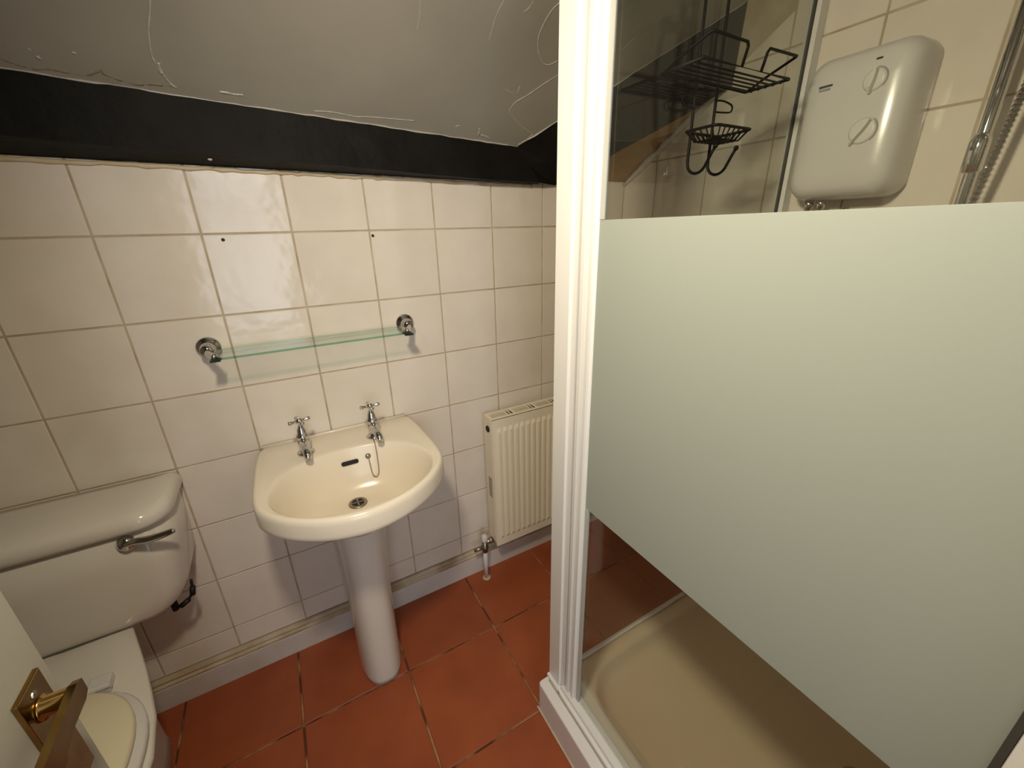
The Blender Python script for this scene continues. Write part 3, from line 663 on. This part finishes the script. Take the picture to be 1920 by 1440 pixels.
part('top_track', box(1.028, 1.072, -1.330, -0.66, EZ1 - 0.03, EZ1, 0.002), 'frame_white', ec)
part('hinge_post', prism([(1.026, -1.322), (1.026, -1.405), (1.072, -1.405), (1.072, -1.322)], EZ0, EZ1), 'frame_white', ec)
part('gasket', box(1.040, 1.056, -1.3215, -1.316, EZ0 + 0.03, EZ1 - 0.03), 'gasket', ec)
dg = part('door_glass', box(1.0475, 1.0525, -1.318, -0.706, EZ0 + 0.029, EZ1 - 0.03), 'glass', ec)
dg['label'] = 'clear glass shower door pane'
fb = part('frosted_band', box(1.0462, 1.0474, -1.318, -0.7085, 0.797, 1.4015), 'frost', dg)
fb['label'] = 'pale green frosted band across the glass'
for z0, z1 in ((EZ0 + 0.029, 0.796), (1.4025, EZ1 - 0.03)):
    part('edge_seal', box(1.0450, 1.0472, -0.7235, -0.7125, z0, z1), 'seal', ec)
sg = part('side_glass', box(1.070, 1.748, -0.6165, -0.6115, EZ0 + 0.010, EZ1 - 0.02), 'glass', ec)
part('side_bottom_track', box(1.072, 1.744, -0.6195, -0.6085, TZ + 0.0004, TZ + 0.010, 0.001), 'frame_white', ec)
part('side_top_track', box(1.072, 1.744, -0.6195, -0.6085, EZ1 - 0.025, EZ1, 0.001), 'frame_white', ec)
part('wall_channel', box(1.744, 1.7745, -0.6290, -0.6030, EZ0, EZ1, 0.001), 'frame_white', ec)
part('gasket', box(1.7425, 1.7442, -0.6185, -0.6095, EZ0 + 0.02, EZ1 - 0.02), 'gasket', ec)

# ------------------------------------------------------------------ electric shower heater
sh = thing('shower_heater', 'white electric shower unit with two dials on tiled wall', 'shower unit', (XR, -0.77, 1.45))
def hr(y0, y1, z0, z1, r, x): return [(x, y, z) for y, z in rrect(y0, y1, z0, z1, r, 7)]
part('case', rings([hr(-0.868, -0.668, 1.440, 1.722, 0.030, XR - 0.0005), hr(-0.870, -0.666, 1.438, 1.724, 0.032, XR - 0.02), hr(-0.870, -0.666, 1.440, 1.723, 0.034, XR - 0.07), hr(-0.868, -0.668, 1.444, 1.721, 0.036, XR - 0.085),
     hr(-0.862, -0.674, 1.451, 1.716, 0.038, XR - 0.098), hr(-0.850, -0.685, 1.463, 1.706, 0.036, XR - 0.106), hr(-0.82, -0.71, 1.49, 1.68, 0.03, XR - 0.110)]), 'white_plastic', sh, True)
FXH = XR - 0.1085
for (dy, dz, r, ang) in ((-0.806, 1.656, 0.0195, 0.15), (-0.806, 1.566, 0.0235, 0.62)):
    d = part('dial', lathe([(r + 0.002, 0.0), (r, 0.003), (r - 0.002, 0.005), (r - 0.004, 0.0055), (0, 0.0058)], (FXH, dy, dz), (-1, 0, 0), 28), 'dial', sh, True)
    part('dial_groove', lathe([(r + 0.0030, -0.001), (r + 0.0030, 0.0012), (r + 0.0016, 0.0012)], (FXH, dy, dz), (-1, 0, 0), 28), 'ink2', d)
    u = Vector((0, math.sin(ang), -math.cos(ang))); w = Vector((0, math.cos(ang), math.sin(ang))); c = Vector((FXH - 0.004, dy, dz))
    rs = []
    for f, hw in ((-0.95, 0.0025), (-0.6, 0.0045), (0.0, 0.0055), (0.7, 0.0045), (1.25, 0.0025)):
        p = c + u * r * f; hgt = 0.012 if abs(f) < 1 else 0.004
        rs.append([p - w * hw, p + w * hw, p + w * hw * 0.6 + Vector((-hgt, 0, 0)), p - w * hw * 0.6 + Vector((-hgt, 0, 0))])
    part('dial_grip', rings(rs), 'dial', d)
part('indicator_lamp', box(FXH - 0.0015, FXH + 0.002, -0.8105, -0.8005, 1.6905, 1.6935), 'dark_hole', sh)
# two small printed marks, too small in the photograph to read
for y0, y1, z0, m_ in ((-0.729, -0.703, 1.664, 'ink'), (-0.726, -0.704, 1.6575, 'ink2')):
    part('printed_mark', box(FXH - 0.0024, FXH + 0.0032, y0, y1, z0, z0 + 0.0042), m_, sh)
for py in (-0.700, -0.727):
    part('inlet_pipe', lathe([(0.0075, -0.45), (0.0075, -0.02), (0.010, -0.018), (0.010, 0.004)], (XR - 0.045, py, 1.440), (0, 0, 1), 16), 'chrome', sh, True)

# ------------------------------------------------------------------ riser rail and hose
rl = thing('shower_rail', 'upright chrome shower riser rail on right wall', 'shower rail', (1.72, -0.979, 1.0))
part('rail', lathe([(0.0105, 1.00), (0.0105, 2.03)], (1.722, -0.979, 0), (0, 0, 1), 18), 'chrome', rl, True)
part('slider', lathe([(0.0115, 1.470), (0.0155, 1.472), (0.0155, 1.522), (0.0115, 1.536)], (1.722, -0.977, 0), (0, 0, 1), 18), 'chrome', rl, True)
for z in (1.02, 2.00):
    part('wall_bracket', join(tube([(1.722, -0.979, z), (XR - 0.0005, -0.979, z)], 0.010, 12), lathe([(0.016, -0.018), (0.016, 0.018)], (1.722, -0.979, z), (0, 0, 1), 16)), 'chrome', rl, True)
part('handset_holder', join(tube([(1.722, -0.979, 1.93), (1.69, -1.00, 1.94)], 0.013, 12), lathe([(0.017, -0.02), (0.014, 0.02)], (1.685, -1.005, 1.94), (-0.3, 0, 1), 16)), 'chrome', rl, True)
hp = smooth_path([(1.683, -1.005, 1.955), (1.690, -1.035, 1.85), (1.700, -1.030, 1.72), (1.708, -1.015, 1.596), (1.708, -1.000, 1.43), (1.70, -0.975, 1.20), (1.695, -0.93, 1.02), (1.70, -0.87, 0.95), (1.71, -0.82, 1.02), (1.72, -0.79, 1.20), (1.725, -0.785, 1.42)], 40)
ho = make('shower_hose', tube(hp, 0.0065, 10, [0.0078 if i % 2 else 0.0052 for i in range(len(hp))]), 'chrome', None, False)
ho['label'] = 'ribbed chrome shower hose hanging beside the riser rail'; ho['category'] = 'hose'

# ------------------------------------------------------------------ hanging wire caddy
cdy = thing('shower_caddy', 'black wire shower caddy with shelf, soap dish and hooks', 'caddy', (1.39, -0.628, 1.50))
YW = -0.626
def wire(pts, r=0.0027, n=8, per=0):
    return tube(smooth_path(pts, per) if per else pts, r, n)
for rx in (1.357, 1.424):
    arc = [(rx, YW, 1.52)] + [(rx, YW - 0.024 + 0.024 * math.cos(a), 1.516 - 0.024 * math.sin(a)) for a in [PI * k / 10 for k in range(1, 9)]] + [(rx, YW - 0.056, 1.525), (rx, YW - 0.062, 1.535)]
    part('upright', tube([(rx, YW, 1.960), (rx, YW, 1.75)] + arc, 0.0030, 8), 'black_wire', cdy, True)
    part('hook_ball', lathe([(0.0, -0.0052), (0.0037, -0.0037), (0.0052, 0.0), (0.0037, 0.0037), (0.0, 0.0052)], (rx, YW - 0.0635, 1.5375), (0, -0.5, 1), 12), 'black_wire', cdy, True)
part('top_hanger', tube(smooth_path([(1.357, YW, 1.958), (1.357, YW + 0.003, 1.963), (1.357, -0.605, 1.9635), (1.357, -0.600, 1.93)], 5), 0.003, 8), 'black_wire', cdy, True)
part('top_hanger', tube(smooth_path([(1.424, YW, 1.958), (1.424, YW + 0.003, 1.963), (1.424, -0.605, 1.9635), (1.424, -0.600, 1.93)], 5), 0.003, 8), 'black_wire', cdy, True)
CX0, CX1, CY0, CY1, CZ = 1.258, 1.522, -0.717, -0.623, 1.662
part('shelf_frame', tube([(CX0, CY1, CZ), (CX0, CY0, CZ), (CX1, CY0, CZ), (CX1, CY1, CZ), (CX0, CY1, CZ), (CX0, CY0, CZ)], 0.0030, 8), 'black_wire', cdy, True)
for k in range(1, 6):
    y = lerp(CY0, CY1, k / 6)
    part('shelf_wire', tube([(CX0, y, CZ - 0.003), (CX1, y, CZ - 0.003)], 0.0018, 6), 'black_wire', cdy, True)
GZ = 1.697
for s, xc, xg in ((1, CX1, 1.425), (-1, CX0, 1.365)):
    gx = xc - s * 0.006
    part('guard_rail', tube([(xg, -0.717, CZ), (xg, -0.724, GZ - 0.006), (xg + s * 0.005, -0.725, GZ), (gx, -0.727, GZ), (gx + s * 0.004, -0.724, GZ), (xc, -0.66, CZ + 0.014), (xc, -0.638, CZ + 0.004), (xc, -0.624, CZ)], 0.0027, 8), 'black_wire', cdy, True)
# small hook loops on the uprights
for s, rx in ((1, 1.424), (-1, 1.357)):
    part('side_loop', tube(smooth_path([(rx, YW, 1.636), (rx + s * 0.02, YW - 0.004, 1.636), (rx + s * 0.042, YW - 0.008, 1.630), (rx + s * 0.046, YW - 0.008, 1.622), (rx + s * 0.038, YW - 0.007, 1.616), (rx, YW, 1.615)], 4), 0.0018, 6), 'black_wire', cdy, True)
# soap dish
dx0, dx1, dy0, dy1, dz, bz = 1.337, 1.450, -0.702, -0.624, 1.571, 1.552
part('dish_rim', tube([(x, y, dz) for x, y in rrect(dx0, dx1, dy0, dy1, 0.012, 4)] + [(dx1, dy1 - 0.012, dz)], 0.0028, 8), 'black_wire', cdy, True)
for k in range(7):
    x = lerp(dx0 + 0.010, dx1 - 0.010, k / 6); xi = lerp(dx0 + 0.022, dx1 - 0.022, k / 6)
    part('dish_wire', tube([(x, dy1, dz), (xi, dy1 - 0.012, bz), (xi, dy0 + 0.012, bz), (x, dy0, dz)], 0.0015, 6), 'black_wire', cdy, True)
for k in range(5):
    y = lerp(dy0 + 0.010, dy1 - 0.010, k / 4); yi = lerp(dy0 + 0.018, dy1 - 0.018, k / 4)
    part('dish_wire', tube([(dx0, y, dz), (dx0 + 0.018, yi, bz), (dx1 - 0.018, yi, bz), (dx1, y, dz)], 0.0015, 6), 'black_wire', cdy, True)

for o in bpy.data.objects:
    if 'off' in o.keys(): del o['off']
